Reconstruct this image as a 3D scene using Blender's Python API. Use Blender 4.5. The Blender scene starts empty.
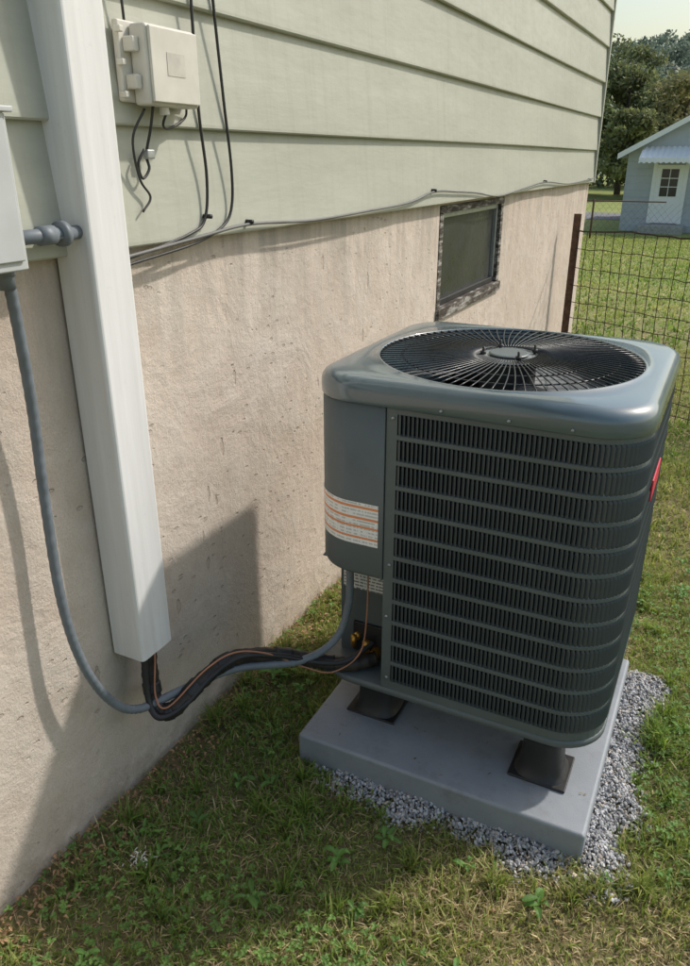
import bpy, math, numpy as np
from mathutils import Vector, Matrix
rng=np.random.default_rng(7)
S=bpy.context.scene
S.view_settings.view_transform='Standard'; S.view_settings.look='None'; S.view_settings.exposure=0
# ------------------------------------------------------------ helpers
def link(o,parent=None):
    S.collection.objects.link(o)
    if parent: o.parent=parent
    return o
def empty(name):
    return link(bpy.data.objects.new(name,None))
def mesh(name,V,F,mats,parent=None,smooth=False,midx=None,col=None):
    me=bpy.data.meshes.new(name)
    me.from_pydata([tuple(v) for v in V],[],[tuple(f) for f in F])
    if not isinstance(mats,(list,tuple)): mats=[mats]
    for m in mats: me.materials.append(m)
    if midx is not None: me.polygons.foreach_set('material_index',midx)
    if smooth: me.polygons.foreach_set('use_smooth',[True]*len(me.polygons))
    me.update()
    return link(bpy.data.objects.new(name,me),parent)
def fastmesh(name,V,loops,sizes,mats,parent=None,col=None,midx=None,smooth=False):
    V=np.asarray(V,dtype=np.float32).reshape(-1,3); loops=np.asarray(loops,dtype=np.int32).ravel(); sizes=np.asarray(sizes,dtype=np.int32)
    me=bpy.data.meshes.new(name)
    me.vertices.add(len(V)); me.vertices.foreach_set('co',V.ravel())
    me.loops.add(len(loops)); me.loops.foreach_set('vertex_index',loops)
    me.polygons.add(len(sizes))
    st=np.concatenate([[0],np.cumsum(sizes)[:-1]]).astype(np.int32)
    me.polygons.foreach_set('loop_start',st)
    try: me.polygons.foreach_set('loop_total',sizes)
    except Exception: pass
    if not isinstance(mats,(list,tuple)): mats=[mats]
    for m in mats: me.materials.append(m)
    if midx is not None: me.polygons.foreach_set('material_index',np.asarray(midx,dtype=np.int32))
    me.polygons.foreach_set('use_smooth',np.full(len(sizes),smooth))
    me.update(calc_edges=True); me.validate()
    if col is not None:
        a=me.color_attributes.new('Col','FLOAT_COLOR','POINT')
        c=np.ones((len(V),4),dtype=np.float32); c[:,:3]=col
        a.data.foreach_set('color',c.ravel())
    return link(bpy.data.objects.new(name,me),parent)
def box(name,lo,hi,mat,parent=None,bev=0.0,seg=2):
    x0,y0,z0=lo; x1,y1,z1=hi
    V=[(x0,y0,z0),(x1,y0,z0),(x1,y1,z0),(x0,y1,z0),(x0,y0,z1),(x1,y0,z1),(x1,y1,z1),(x0,y1,z1)]
    F=[(0,3,2,1),(4,5,6,7),(0,1,5,4),(1,2,6,5),(2,3,7,6),(3,0,4,7)]
    o=mesh(name,V,F,mat,parent)
    if bev>0:
        m=o.modifiers.new('b','BEVEL'); m.width=bev; m.segments=seg; m.limit_method='NONE'
        o.data.polygons.foreach_set('use_smooth',[True]*6)
        w=o.modifiers.new('w','WEIGHTED_NORMAL')
    return o
def catmull(P,n=10):
    P=[Vector(p) for p in P]; P=[P[0]*2-P[1]]+P+[P[-1]*2-P[-2]]
    out=[]
    for i in range(1,len(P)-2):
        a,b,c,d=P[i-1:i+3]
        for k in range(n):
            t=k/n
            out.append(0.5*((2*b)+(c-a)*t+(2*a-5*b+4*c-d)*t*t+(-a+3*b-3*c+d)*t**3))
    out.append(P[-2]); return out
def tube_geo(P,r,sides=10):
    P=[Vector(p) for p in P]; V=[];F=[]
    n=len(P); prev=None
    for i,p in enumerate(P):
        t=(P[min(i+1,n-1)]-P[max(i-1,0)]).normalized()
        if prev is None:
            u=t.orthogonal().normalized()
        else:
            u=(prev-t*prev.dot(t)).normalized()
        prev=u; v=t.cross(u)
        rr=r[i] if hasattr(r,'__len__') else r
        for k in range(sides):
            a=2*math.pi*k/sides
            V.append(p+u*math.cos(a)*rr+v*math.sin(a)*rr)
    for i in range(n-1):
        for k in range(sides):
            a=i*sides+k;b=i*sides+(k+1)%sides
            F.append((a,b,b+sides,a+sides))
    F.append(tuple(range(sides))[::-1]); F.append(tuple(range((n-1)*sides,n*sides)))
    return V,F
def tube(name,P,r,mat,parent=None,sides=10,smooth_n=0):
    if smooth_n: P=catmull(P,smooth_n)
    V,F=tube_geo(P,r,sides)
    return mesh(name,V,F,mat,parent,smooth=True)
def multitube(name,paths,mat,parent=None,sides=5):
    V=[];F=[]
    for P,r in paths:
        v,f=tube_geo(P,r,sides); o=len(V); V+=v; F+=[tuple(i+o for i in q) for q in f]
    return mesh(name,V,F,mat,parent,smooth=True)
def cyl(name,c,r0,r1,z0,z1,mat,parent=None,n=32,bev=0):
    V=[];F=[]
    for z,r in ((z0,r0),(z1,r1)):
        for k in range(n):
            a=2*math.pi*k/n; V.append((c[0]+r*math.cos(a),c[1]+r*math.sin(a),z))
    for k in range(n): F.append((k,(k+1)%n,n+(k+1)%n,n+k))
    F.append(tuple(range(n))[::-1]);F.append(tuple(range(n,2*n)))
    o=mesh(name,V,F,mat,parent)
    m=o.modifiers.new('b','BEVEL');m.width=bev or 0.002;m.segments=2;m.limit_method='ANGLE'
    return o
_lat=rng.random((257,257))
def vnoise(x,y,s=1.0,off=0):
    x=np.asarray(x)*s+off*17.3+100; y=np.asarray(y)*s+off*7.7+100
    xi=np.floor(x).astype(int); yi=np.floor(y).astype(int); fx=x-xi; fy=y-yi
    fx=fx*fx*(3-2*fx); fy=fy*fy*(3-2*fy); a=_lat
    g=lambda i,j:a[i%256,j%256]
    return (g(xi,yi)*(1-fx)+g(xi+1,yi)*fx)*(1-fy)+(g(xi,yi+1)*(1-fx)+g(xi+1,yi+1)*fx)*fy
# ------------------------------------------------------------ materials
class M:
    def __init__(s,name,rough=0.6,metal=0.0,spec=0.5):
        s.m=bpy.data.materials.new(name); s.m.use_nodes=True; s.t=s.m.node_tree; s.n=s.t.nodes
        s.b=s.n['Principled BSDF']; s.b.inputs['Roughness'].default_value=rough; s.b.inputs['Metallic'].default_value=metal
        s.b.inputs['Specular IOR Level'].default_value=spec
        s.co=s.n.new('ShaderNodeTexCoord').outputs['Object']
    def L(s,a,b): s.t.links.new(a,b)
    def mapping(s,scale,loc=(0,0,0),rot=(0,0,0)):
        n=s.n.new('ShaderNodeMapping'); n.inputs['Scale'].default_value=scale; n.inputs['Location'].default_value=loc; n.inputs['Rotation'].default_value=rot
        s.L(s.co,n.inputs['Vector']); return n.outputs[0]
    def noise(s,scale,detail=6,rough=0.55,vec=None,dist=0):
        n=s.n.new('ShaderNodeTexNoise'); n.inputs['Scale'].default_value=scale; n.inputs['Detail'].default_value=detail; n.inputs['Roughness'].default_value=rough; n.inputs['Distortion'].default_value=dist
        s.L(vec if vec is not None else s.co,n.inputs['Vector']); return n.outputs['Fac']
    def vor(s,scale,vec=None,feature='F1'):
        n=s.n.new('ShaderNodeTexVoronoi'); n.feature=feature; n.inputs['Scale'].default_value=scale
        s.L(vec if vec is not None else s.co,n.inputs['Vector']); return n.outputs['Distance']
    def ramp(s,fac,stops,interp='LINEAR'):
        n=s.n.new('ShaderNodeValToRGB'); e=n.color_ramp.elements; n.color_ramp.interpolation=interp
        while len(e)<len(stops): e.new(0.5)
        for i,(p,c) in enumerate(stops):
            e[i].position=p; e[i].color=(c,c,c,1) if not hasattr(c,'__len__') else (*c,1)
        s.L(fac,n.inputs[0]); return n.outputs[0]
    def mix(s,fac,a,b,mode='MIX'):
        n=s.n.new('ShaderNodeMix'); n.data_type='RGBA'; n.blend_type=mode
        for v,i in ((fac,0),(a,6),(b,7)):
            if isinstance(v,(int,float)): n.inputs[i].default_value=v
            elif isinstance(v,tuple): n.inputs[i].default_value=(*v,1)
            else: s.L(v,n.inputs[i])
        return n.outputs[2]
    def math(s,op,a,b=0.0):
        n=s.n.new('ShaderNodeMath'); n.operation=op
        for i,v in enumerate((a,b)):
            if isinstance(v,(int,float)): n.inputs[i].default_value=v
            else: s.L(v,n.inputs[i])
        return n.outputs[0]
    def maprange(s,v,a,b,c=0.0,d=1.0):
        n=s.n.new('ShaderNodeMapRange')
        for i,q in enumerate((a,b,c,d)): n.inputs[i+1].default_value=q
        s.L(v,n.inputs[0]); return n.outputs[0]
    def axis(s,k):
        n=s.n.new('ShaderNodeSeparateXYZ'); s.L(s.co,n.inputs[0]); return n.outputs[k]
    def color(s,c):
        if isinstance(c,tuple): s.b.inputs['Base Color'].default_value=(*c,1)
        else: s.L(c,s.b.inputs['Base Color'])
        return s
    def rough(s,v): s.L(v,s.b.inputs['Roughness']); return s
    def bump(s,h,dist=0.002,strength=1.0,prev=None):
        n=s.n.new('ShaderNodeBump'); n.inputs['Distance'].default_value=dist; n.inputs['Strength'].default_value=strength
        s.L(h,n.inputs['Height'])
        if prev is not None: s.L(prev,n.inputs['Normal'])
        s.L(n.outputs[0],s.b.inputs['Normal']); return n.outputs[0]
def simple(name,c,rough=0.5,metal=0,var=0.25,sc=12,bump=0.0,bsc=200,spec=0.5):
    m=M(name,rough,metal,spec)
    f=m.noise(sc,8,0.6)
    d=tuple(x*(1-var) for x in c); l=tuple(min(1,x*(1+var)) for x in c)
    m.color(m.ramp(f,[(0.3,d),(0.7,l)]))
    g=m.noise(sc*4,5,0.7); m.rough(m.ramp(g,[(0.25,max(0,rough-0.12)),(0.75,min(1,rough+0.12))]))
    if bump: m.bump(m.noise(bsc,4),bump)
    return m.m
# stucco
m=M('stucco',0.95,spec=0.2)
n1=m.noise(1.1,5,0.6); n2=m.noise(8,8,0.65); n3=m.noise(190,3,0.7); nm=m.noise(3.2,6,0.6,None,0.6)
c=m.ramp(n1,[(0.3,(0.59,0.505,0.43)),(0.7,(0.71,0.625,0.545))])
c=m.mix(m.ramp(nm,[(0.46,0.0),(0.66,0.55)]),c,(0.66,0.60,0.53))
c=m.mix(m.ramp(n2,[(0.36,0.45),(0.56,0.0)]),c,(0.53,0.425,0.35))
c=m.mix(m.ramp(n3,[(0.3,0.34),(0.6,0.0)]),c,(0.40,0.32,0.26))
streak=m.noise(1.0,6,0.65,m.mapping((3,14,1.0)))
z=m.axis(2)
tf=m.math('MULTIPLY',m.maprange(z,1.0,1.46),m.ramp(streak,[(0.42,0.0),(0.64,0.65)]))
c=m.mix(tf,c,(0.34,0.31,0.27))
bf=m.math('MULTIPLY',m.maprange(z,0.2,0.0),m.ramp(m.noise(14,6,0.7),[(0.35,0.0),(0.65,0.75)]))
c=m.mix(bf,c,(0.27,0.22,0.15))
g1=m.vor(9,m.mapping((1,1.5,0.5),rot=(0.35,0,0))); g2=m.vor(22,m.mapping((1,0.8,1.6),rot=(-0.5,0,0)))
gm=m.noise(2.6,4,0.6); gn=m.noise(40,4,0.7)
chipa=m.math('MULTIPLY',m.ramp(m.math('ADD',g1,m.math('MULTIPLY',gn,0.20)),[(0.195,1.0),(0.225,0.0)]),m.ramp(gm,[(0.47,0.0),(0.51,1.0)]))
chipb=m.math('MULTIPLY',m.ramp(m.math('ADD',g2,m.math('MULTIPLY',gn,0.30)),[(0.285,1.0),(0.325,0.0)]),m.ramp(m.noise(3.7,4,0.6,m.mapping((1,1,1),(5,3,1))),[(0.51,0.0),(0.55,1.0)]))
chip=m.math('MAXIMUM',chipa,chipb)
c=m.mix(m.math('MULTIPLY',chip,0.35),c,(0.36,0.28,0.22))
m.color(c)
h=m.math('ADD',m.math('MULTIPLY',n2,0.8),m.math('MULTIPLY',m.noise(45,8,0.7),0.30))
h=m.math('ADD',h,m.math('MULTIPLY',n3,0.15)); h=m.math('ADD',h,m.math('MULTIPLY',nm,1.4))
h=m.math('SUBTRACT',h,m.math('MULTIPLY',chip,0.4))
m.bump(h,0.011,0.9); STUCCO=m.m
# siding
m=M('siding_paint',0.5,spec=0.4)
n1=m.noise(1.2,6,0.6,m.mapping((1,0.6,3))); n2=m.noise(30,8,0.7,m.mapping((1,0.25,1)))
c=m.ramp(n1,[(0.3,(0.41,0.42,0.355)),(0.7,(0.49,0.50,0.425))])
c=m.mix(m.ramp(n2,[(0.45,0.0),(0.75,0.3)]),c,(0.33,0.33,0.27))
st=m.noise(1.0,5,0.7,m.mapping((1,22,1.2)))
c=m.mix(m.ramp(st,[(0.5,0.0),(0.75,0.3)]),c,(0.30,0.29,0.235))
m.color(c); m.rough(m.ramp(n2,[(0.3,0.38),(0.7,0.58)]))
m.bump(m.noise(1.2,3,0.5,m.mapping((1,1,2.5))),0.014,0.6,m.bump(m.noise(60,6,0.6,m.mapping((1,0.2,1))),0.0008)); SIDING=m.m
def paint(name,c,rough,scr=0.3,rv=0.15):
    m=M(name,rough); n=m.noise(3,6,0.6); d=tuple(x*0.85 for x in c); l=tuple(x*1.12 for x in c)
    cc=m.ramp(n,[(0.3,d),(0.7,l)])
    if scr: cc=m.mix(m.ramp(m.noise(45,8,0.75),[(0.58,0.0),(0.72,scr)]),cc,tuple(min(1,x*1.5+0.02) for x in c))
    m.color(cc); m.rough(m.ramp(m.noise(6,4,0.6),[(0.3,rough-0.06),(0.7,rough+rv)]))
    m.bump(m.noise(900,2),0.00012); return m
UNIT=paint('slate_paint',(0.115,0.138,0.142),0.40,0.2).m
mm=paint('slate_paint_lid_sky_tint',(0.092,0.135,0.158),0.36,0.0,0.06); mm.b.inputs['Coat Weight'].default_value=1.0; mm.b.inputs['Coat Roughness'].default_value=0.09; mm.b.inputs['Coat IOR'].default_value=1.65; LID=mm.m  # base colour pushed towards blue to imitate the sky reflected in the lid
FIN=paint('louver_paint',(0.078,0.097,0.106),0.4,0.12).m
m=M('coil_fins',0.5,0.4); w=m.n.new('ShaderNodeTexWave'); w.bands_direction='Z'; w.inputs['Scale'].default_value=120; m.L(m.co,w.inputs[0])
m.color(m.ramp(w.outputs[1],[(0.2,(0.005,0.007,0.010)),(0.8,(0.018,0.026,0.036))])); COIL=m.m
BLACK=simple('black_plastic',(0.022,0.022,0.024),0.5,var=0.4)
FOAM=simple('pipe_insulation',(0.030,0.024,0.020),0.6,var=0.5,sc=25,bump=0.002,bsc=60)
WIRE=simple('grille_wire',(0.025,0.029,0.031),0.3,var=0.2)
HUB=simple('hub_metal',(0.34,0.37,0.38),0.35,0.4,var=0.2)
WHITE=M('white_vinyl',0.38)
n=WHITE.noise(1.0,6,0.65,WHITE.mapping((30,30,1.5)))
c=WHITE.ramp(n,[(0.35,(0.72,0.72,0.715)),(0.65,(0.83,0.83,0.835))])
c=WHITE.mix(WHITE.ramp(WHITE.noise(35,7,0.75),[(0.6,0.0),(0.75,0.3)]),c,(0.50,0.47,0.42))
WHITE.color(c); WHITE=WHITE.m
GREYBOX=simple('grey_enamel',(0.50,0.52,0.525),0.4,var=0.08,sc=6)
PVC=simple('grey_pvc',(0.16,0.185,0.21),0.5,var=0.15,sc=20)
BEIGE=simple('beige_plastic',(0.62,0.60,0.535),0.5,var=0.1,sc=10)
CABLE=simple('cable_jacket',(0.03,0.03,0.03),0.5)
CABLEG=simple('grey_cable',(0.15,0.15,0.145),0.6)
COPPER=simple('thermostat_wire',(0.42,0.19,0.11),0.5)
BRASS=simple('brass',(0.6,0.32,0.06),0.35,0.8)
STEEL=simple('galvanised_steel',(0.42,0.44,0.45),0.4,0.7,var=0.15,sc=30)
RUST=simple('rusty_metal',(0.12,0.068,0.045),0.85,0.1,var=0.45,sc=30)
FWIRE=simple('rusty_wire',(0.06,0.042,0.032),0.85,0.1,var=0.4,sc=30)
RED=simple('red_badge',(0.60,0.03,0.08),0.35,var=0.05)
m=M('weathered_wood',0.9,spec=0.2)
n=m.noise(1,8,0.75,m.mapping((24,7,40))); 
c=m.ramp(n,[(0.42,(0.06,0.05,0.043)),(0.50,(0.13,0.115,0.10)),(0.60,(0.42,0.40,0.37))]); m.color(c); m.bump(n,0.003); WOOD=m.m
m=M('window_glass',0.12); m.color(m.ramp(m.noise(3,5),[(0.3,(0.02,0.022,0.023)),(0.7,(0.06,0.062,0.06))])); m.rough(m.ramp(m.noise(12,6,.7),[(0.3,0.2),(0.7,0.5)])); GLASS=m.m
m=M('pad_plastic',0.55)
n=m.noise(4,8,0.7); c=m.ramp(n,[(0.3,(0.235,0.26,0.29)),(0.7,(0.31,0.335,0.365))])
c=m.mix(m.ramp(m.noise(11,8,0.75),[(0.52,0.0),(0.68,0.5)]),c,(0.18,0.18,0.185))
c=m.mix(m.ramp(m.noise(90,4,0.7),[(0.66,0.0),(0.70,0.6)]),c,(0.12,0.10,0.07))
m.color(c); m.bump(m.noise(350,3),0.0006); PAD=m.m
def attr_mat(name,rough,transl=0.0):
    m=bpy.data.materials.new(name); m.use_nodes=True; t=m.node_tree; b=t.nodes['Principled BSDF']; b.inputs['Roughness'].default_value=rough
    b.inputs['Specular IOR Level'].default_value=0.3
    a=t.nodes.new('ShaderNodeAttribute'); a.attribute_name='Col'; t.links.new(a.outputs['Color'],b.inputs['Base Color'])
    if transl:
        tr=t.nodes.new('ShaderNodeBsdfTranslucent'); hs=t.nodes.new('ShaderNodeHueSaturation'); hs.inputs['Value'].default_value=1.4; hs.inputs['Saturation'].default_value=1.1
        t.links.new(a.outputs['Color'],hs.inputs['Color']); t.links.new(hs.outputs[0],tr.inputs['Color'])
        mx=t.nodes.new('ShaderNodeMixShader'); mx.inputs[0].default_value=transl
        t.links.new(b.outputs[0],mx.inputs[1]); t.links.new(tr.outputs[0],mx.inputs[2]); t.links.new(mx.outputs[0],t.nodes['Material Output'].inputs[0])
    return m
GRASS=attr_mat('grass_blades',0.55,0.38); STONE=attr_mat('gravel_stone',0.85); LEAF=attr_mat('leaves',0.6,0.3)
BARK=simple('bark',(0.09,0.07,0.05),0.9,var=0.4,sc=5)
m=M('soil_and_turf',0.95,spec=0.1)
n1=m.noise(1.4,6,0.65); n2=m.noise(40,8,0.75)
c=m.ramp(n1,[(0.35,(0.17,0.20,0.07)),(0.65,(0.25,0.23,0.11))])
c=m.mix(m.ramp(n2,[(0.4,0.0),(0.6,0.85)]),c,(0.23,0.17,0.105))
fl=m.ramp(m.noise(0.35,8,0.7),[(0.3,(0.21,0.26,0.08)),(0.7,(0.32,0.33,0.13))])
c=m.mix(m.maprange(m.axis(1),5,14),c,fl); m.color(c); m.bump(n2,0.02,0.8); SOIL=m.m
ASPH=simple('asphalt',(0.18,0.18,0.18),0.9,var=0.2)
# ------------------------------------------------------------ camera, light, world
H=1.64; CX=1.27
yaw=math.radians(26.6); pit=math.radians(23.25)
hd=Vector((-math.sin(yaw),math.cos(yaw),0)); fw=hd*math.cos(pit)+Vector((0,0,-math.sin(pit)))
rt=Vector((math.cos(yaw),math.sin(yaw),0)); up=rt.cross(fw)
R=Matrix((rt,up,-fw)).transposed().to_4x4()
cam=bpy.data.cameras.new('camera'); co=link(bpy.data.objects.new('camera',cam)); co.matrix_world=Matrix.Translation((CX,0,H))@R
cam.sensor_fit='VERTICAL'; cam.sensor_height=36; cam.lens=754/966*36; cam.clip_end=3000; cam.clip_start=0.05; S.camera=co
el=math.radians(44); az=math.radians(40.5)
ts=Vector((math.sin(az)*math.cos(el),math.cos(az)*math.cos(el),math.sin(el)))
sl=bpy.data.lights.new('sun','SUN'); sl.energy=3.1; sl.angle=math.radians(2.0); sl.color=(1,0.94,0.86)
so=link(bpy.data.objects.new('sun',sl)); so.rotation_euler=ts.to_track_quat('Z','Y').to_euler()
W=bpy.data.worlds.new('World'); S.world=W; W.use_nodes=True; t=W.node_tree
sk=t.nodes.new('ShaderNodeTexSky'); sk.sky_type='NISHITA'; sk.sun_disc=False; sk.sun_elevation=el; sk.sun_rotation=az; sk.air_density=1.7; sk.dust_density=3.0; sk.ozone_density=2.0
t.links.new(sk.outputs[0],t.nodes['Background'].inputs[0]); t.nodes['Background'].inputs[1].default_value=0.15
# ------------------------------------------------------------ ground
def gz(x,y):
    x=np.asarray(x,dtype=float); y=np.asarray(y,dtype=float)
    t=np.clip((y-2.6)/28,0,1); z=-0.92*t
    near=np.clip(1-(np.abs(y)-8)/6,0,1)
    z=z+near*(vnoise(x,y,2.2)-0.5)*0.03+near*(vnoise(x,y,9,3)-0.5)*0.014
    return z
xs=np.concatenate([np.linspace(-900,-12,14),np.linspace(-10,-0.5,12),np.linspace(-0.2,3.2,110),np.linspace(3.6,12,20),np.linspace(16,900,16)])
ys=np.concatenate([np.linspace(-300,-6,8),np.linspace(-4,0,10),np.linspace(0.08,6,150),np.linspace(6.3,34,50),np.linspace(40,1500,30)])
X,Y=np.meshgrid(xs,ys,indexing='ij'); Z=gz(X,Y)
V=np.stack([X,Y,Z],-1).reshape(-1,3); nx,ny=len(xs),len(ys)
i,j=np.meshgrid(np.arange(nx-1),np.arange(ny-1),indexing='ij'); a=(i*ny+j).ravel()
fastmesh('ground',V,np.stack([a,a+ny,a+ny+1,a+1],1),np.full(len(a),4),SOIL,smooth=True)
V=[];F=[]
for k,x in enumerate(np.linspace(-60,60,30)):
    V+=[(x,38,-0.905),(x,43,-0.905)]
    if k: F.append((2*k-2,2*k,2*k+1,2*k-1))
mesh('road',V,F,ASPH)
# ------------------------------------------------------------ grass
PADR=(0.365,1.497,1.188,2.31)
def in_gravel(x,y):
    n=(vnoise(x,y,9,5)-0.5)*0.10+(vnoise(x,y,40,6)-0.5)*0.04
    dd=np.sqrt(np.maximum(0,np.maximum(0.54-x,x-1.225))**2+np.maximum(0,np.maximum(1.53-y,y-2.28))**2)-0.085
    return dd+n
def blades(n,x0,x1,y0,y1,hmin,hmax,w,straw=0.25,bright=1.0,tufts=0):
    if tufts:
        tx=rng.uniform(x0,x1,tufts);ty=rng.uniform(y0,y1,tufts);ti=rng.integers(0,tufts,n)
        x=tx[ti]+rng.normal(0,.012,n);y=ty[ti]+rng.normal(0,.012,n)
    else:
        x=rng.uniform(x0,x1,n); y=rng.uniform(y0,y1,n)
    keep=np.ones(n,bool)
    keep&=~((x<0.01)&(y<7.35))
    keep&=~((x>PADR[0]-0.005)&(x<PADR[2]+0.005)&(y>PADR[1]-0.005)&(y<PADR[3]+0.005))
    g=in_gravel(x,y); keep&=(g>0)|(rng.random(n)<0.015)
    if not tufts:
        dens=0.5+1.25*vnoise(x,y,5,1)*vnoise(x,y,1.6,2)+0.4*vnoise(x,y,16,8)
        wallf=np.clip((x-0.0)/0.15,0.15,1); wallf=np.where(y>7.3,1,wallf)
        keep&=rng.random(n)<np.clip(dens*wallf*1.2,0,1)
    x=x[keep];y=y[keep];n=len(x)
    hs=rng.uniform(hmin,hmax,n)*(0.6+0.8*vnoise(x,y,4,4))
    a=rng.uniform(0,2*np.pi,n); la=rng.uniform(0,2*np.pi,n)+vnoise(x,y,6,31)*3; lean=rng.uniform(0.15,1.6,n)
    dry=(rng.random(n)<straw*(0.3+1.6*vnoise(x,y,2.2,9)**1.5))
    lean=np.where(dry,rng.uniform(1.0,4.0,n),lean)
    ww=w*rng.uniform(0.6,1.5,n)
    z=gz(x,y)-0.004
    dx=np.cos(a)*ww/2; dy=np.sin(a)*ww/2
    norm=1/np.sqrt(1+lean**2)
    lx=np.cos(la)*lean*hs*norm; ly=np.sin(la)*lean*hs*norm; hz=hs*norm
    B=np.stack([x,y,z],1)
    off=np.stack([dx,dy,0*dx],1)
    M1=B+np.stack([lx*0.35,ly*0.35,hz*0.68],1); T=B+np.stack([lx,ly,hz],1)
    V=np.stack([B-off,B+off,M1+off*0.85,M1-off*0.85,T],1)
    base=np.arange(n)*5
    loops=np.stack([base,base+1,base+2,base+3,base+3,base+2,base+4],1)
    sizes=np.tile([4,3],n)
    g1=np.array([0.13,0.215,0.05]);g2=np.array([0.25,0.345,0.08]);g3=np.array([0.43,0.42,0.15]);st=np.array([0.60,0.49,0.29])
    t=np.clip(rng.random(n)*0.6+vnoise(x,y,1.4,11)*0.7-0.15,0,1)[:,None]
    c=g1*(1-t)+g2*t
    yl=np.clip(vnoise(x,y,1.3,12)*1.8-0.55+np.clip((y-1.5)*0.2,-0.2,0.3)+np.clip((x-0.9)*0.5,-0.2,0.45)+np.clip((0.25-x)*1.2,0,.4),0,1)[:,None]*rng.random(n)[:,None]
    c=c*(1-yl)+g3*yl
    c=np.where(dry[:,None],st*rng.uniform(0.5,1.2,n)[:,None],c)
    c=c*rng.uniform(0.75,1.25,n)[:,None]*bright
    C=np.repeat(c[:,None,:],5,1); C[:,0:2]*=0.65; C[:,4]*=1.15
    return V.reshape(-1,3),loops.ravel(),sizes,C.reshape(-1,3)
parts=[blades(190000,0,2.6,0.25,3.3,0.02,0.055,0.0037,0.42),blades(120000,-0.3,4.5,3.3,8.5,0.03,0.065,0.0060,0.38),blades(110000,-7,9,8.5,30,0.04,0.09,0.02,0.3,1.05),
       blades(12000,2.6,4.5,0.2,3.3,0.02,0.05,0.006,0.3),blades(12000,0.04,2.3,0.35,3.3,0.05,0.09,0.0045,0.12,0.95,tufts=260)]
Vs=[];Ls=[];Ss=[];Cs=[];o=0
for v,l,s,c in parts:
    Vs.append(v);Ls.append(l+o);Ss.append(s);Cs.append(c);o+=len(v)
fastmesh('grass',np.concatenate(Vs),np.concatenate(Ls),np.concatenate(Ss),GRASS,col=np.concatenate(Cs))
# weeds
V=[];Lp=[];Sz=[];C=[]
def addleaf(p,ang,L,wid,rise,col,prof=0):
    ns=6; d=np.array([math.cos(ang),math.sin(ang),0]); s=np.array([-d[1],d[0],0]); b=len(V)
    for k in range(ns):
        t=k/(ns-1); wd=wid*(math.sin(math.pi*(0.06+0.86*t**1.25))**0.8)
        c=p+d*L*t+np.array([0,0,rise*math.sin(t*2.6)])
        V.append(c-s*wd/2+np.array([0,0,wd*0.18]));V.append(c);V.append(c+s*wd/2+np.array([0,0,wd*0.18]))
        C.extend([col,col*1.2,col])
    for k in range(ns-1):
        q=b+3*k
        Lp.extend([q,q+1,q+4,q+3,q+1,q+2,q+5,q+4]);Sz.extend([4,4])
def okpos(x,y):
    return not(PADR[0]-.05<x<PADR[2]+.05 and PADR[1]-.05<y<PADR[3]+.05) and float(in_gravel(x,y))>0.0
spots=[(rng.uniform(0.05,2.2),rng.uniform(0.4,3.4)) for _ in range(170)]+[(0.93,1.36),(1.0,1.38),(1.12,1.33),(0.72,1.34),(0.16,1.9),(0.22,1.75)]
for x,y in spots:
    if not okpos(x,y): continue
    z=float(gz(x,y)); n=rng.integers(4,9); L0=rng.uniform(0.014,0.038)
    col=np.array([0.13,0.24,0.065])*rng.uniform(0.7,1.4)
    for k in range(n):
        addleaf(np.array([x+rng.normal(0,.006),y+rng.normal(0,.006),z+0.012+rng.uniform(0,.02)]),2*math.pi*k/n+rng.uniform(-.6,.6),L0*rng.uniform(0.6,1.3),L0*rng.uniform(0.35,0.55),L0*rng.uniform(0.1,0.5),col*rng.uniform(0.8,1.2))
for _ in range(7500):
    x=rng.uniform(0.02,2.4);y=rng.uniform(0.3,3.4)
    if vnoise(x,y,2.6,21)<0.45 or not okpos(x,y): continue
    z=float(gz(x,y))+rng.uniform(0.012,0.04); col=np.array([0.14,0.24,0.065])*rng.uniform(0.7,1.4); a0=rng.uniform(0,6.28)
    for k in range(3):
        a=a0+k*2.094; addleaf(np.array([x,y,z]),a,rng.uniform(0.007,0.013),0.009,0.002,col)
fastmesh('weeds',np.array(V),Lp,Sz,GRASS,col=np.array(C))
V=[];Lp=[];Sz=[];C=[]
for _ in range(2000):
    x=abs(rng.normal(0,0.07))+0.01;y=rng.uniform(0.3,3.2)
    if rng.random()<0.12: x=rng.uniform(0,2);
    if not okpos(x,y): continue
    addleaf(np.array([x,y,float(gz(x,y))+rng.uniform(0.004,0.024)]),rng.uniform(0,6.28),rng.uniform(0.006,0.018),rng.uniform(0.004,0.010),rng.uniform(0,0.008),np.array([0.38,0.24,0.14])*rng.uniform(0.5,1.4))
for _ in range(45):
    x,y=0.205+rng.normal(0,.012),0.99+rng.normal(0,.012)
    addleaf(np.array([x,y,float(gz(x,y))+rng.uniform(0.02,0.035)]),rng.uniform(0,6.28),rng.uniform(0.006,0.014),rng.uniform(0.002,0.004),rng.uniform(0,0.006),np.array([0.75,0.73,0.70]))
for _ in range(26):
    x,y=rng.uniform(PADR[0]+.02,PADR[2]-.02),rng.uniform(PADR[1]+.02,PADR[1]+.3)
    addleaf(np.array([x,y,0.0925]),rng.uniform(0,6.28),rng.uniform(0.004,0.016),rng.uniform(0.002,0.005),rng.uniform(0,0.002),np.array([0.30,0.22,0.10])*rng.uniform(0.4,1.2))
fastmesh('dead_leaves',np.array(V),Lp,Sz,LEAF,col=np.array(C))
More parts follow.
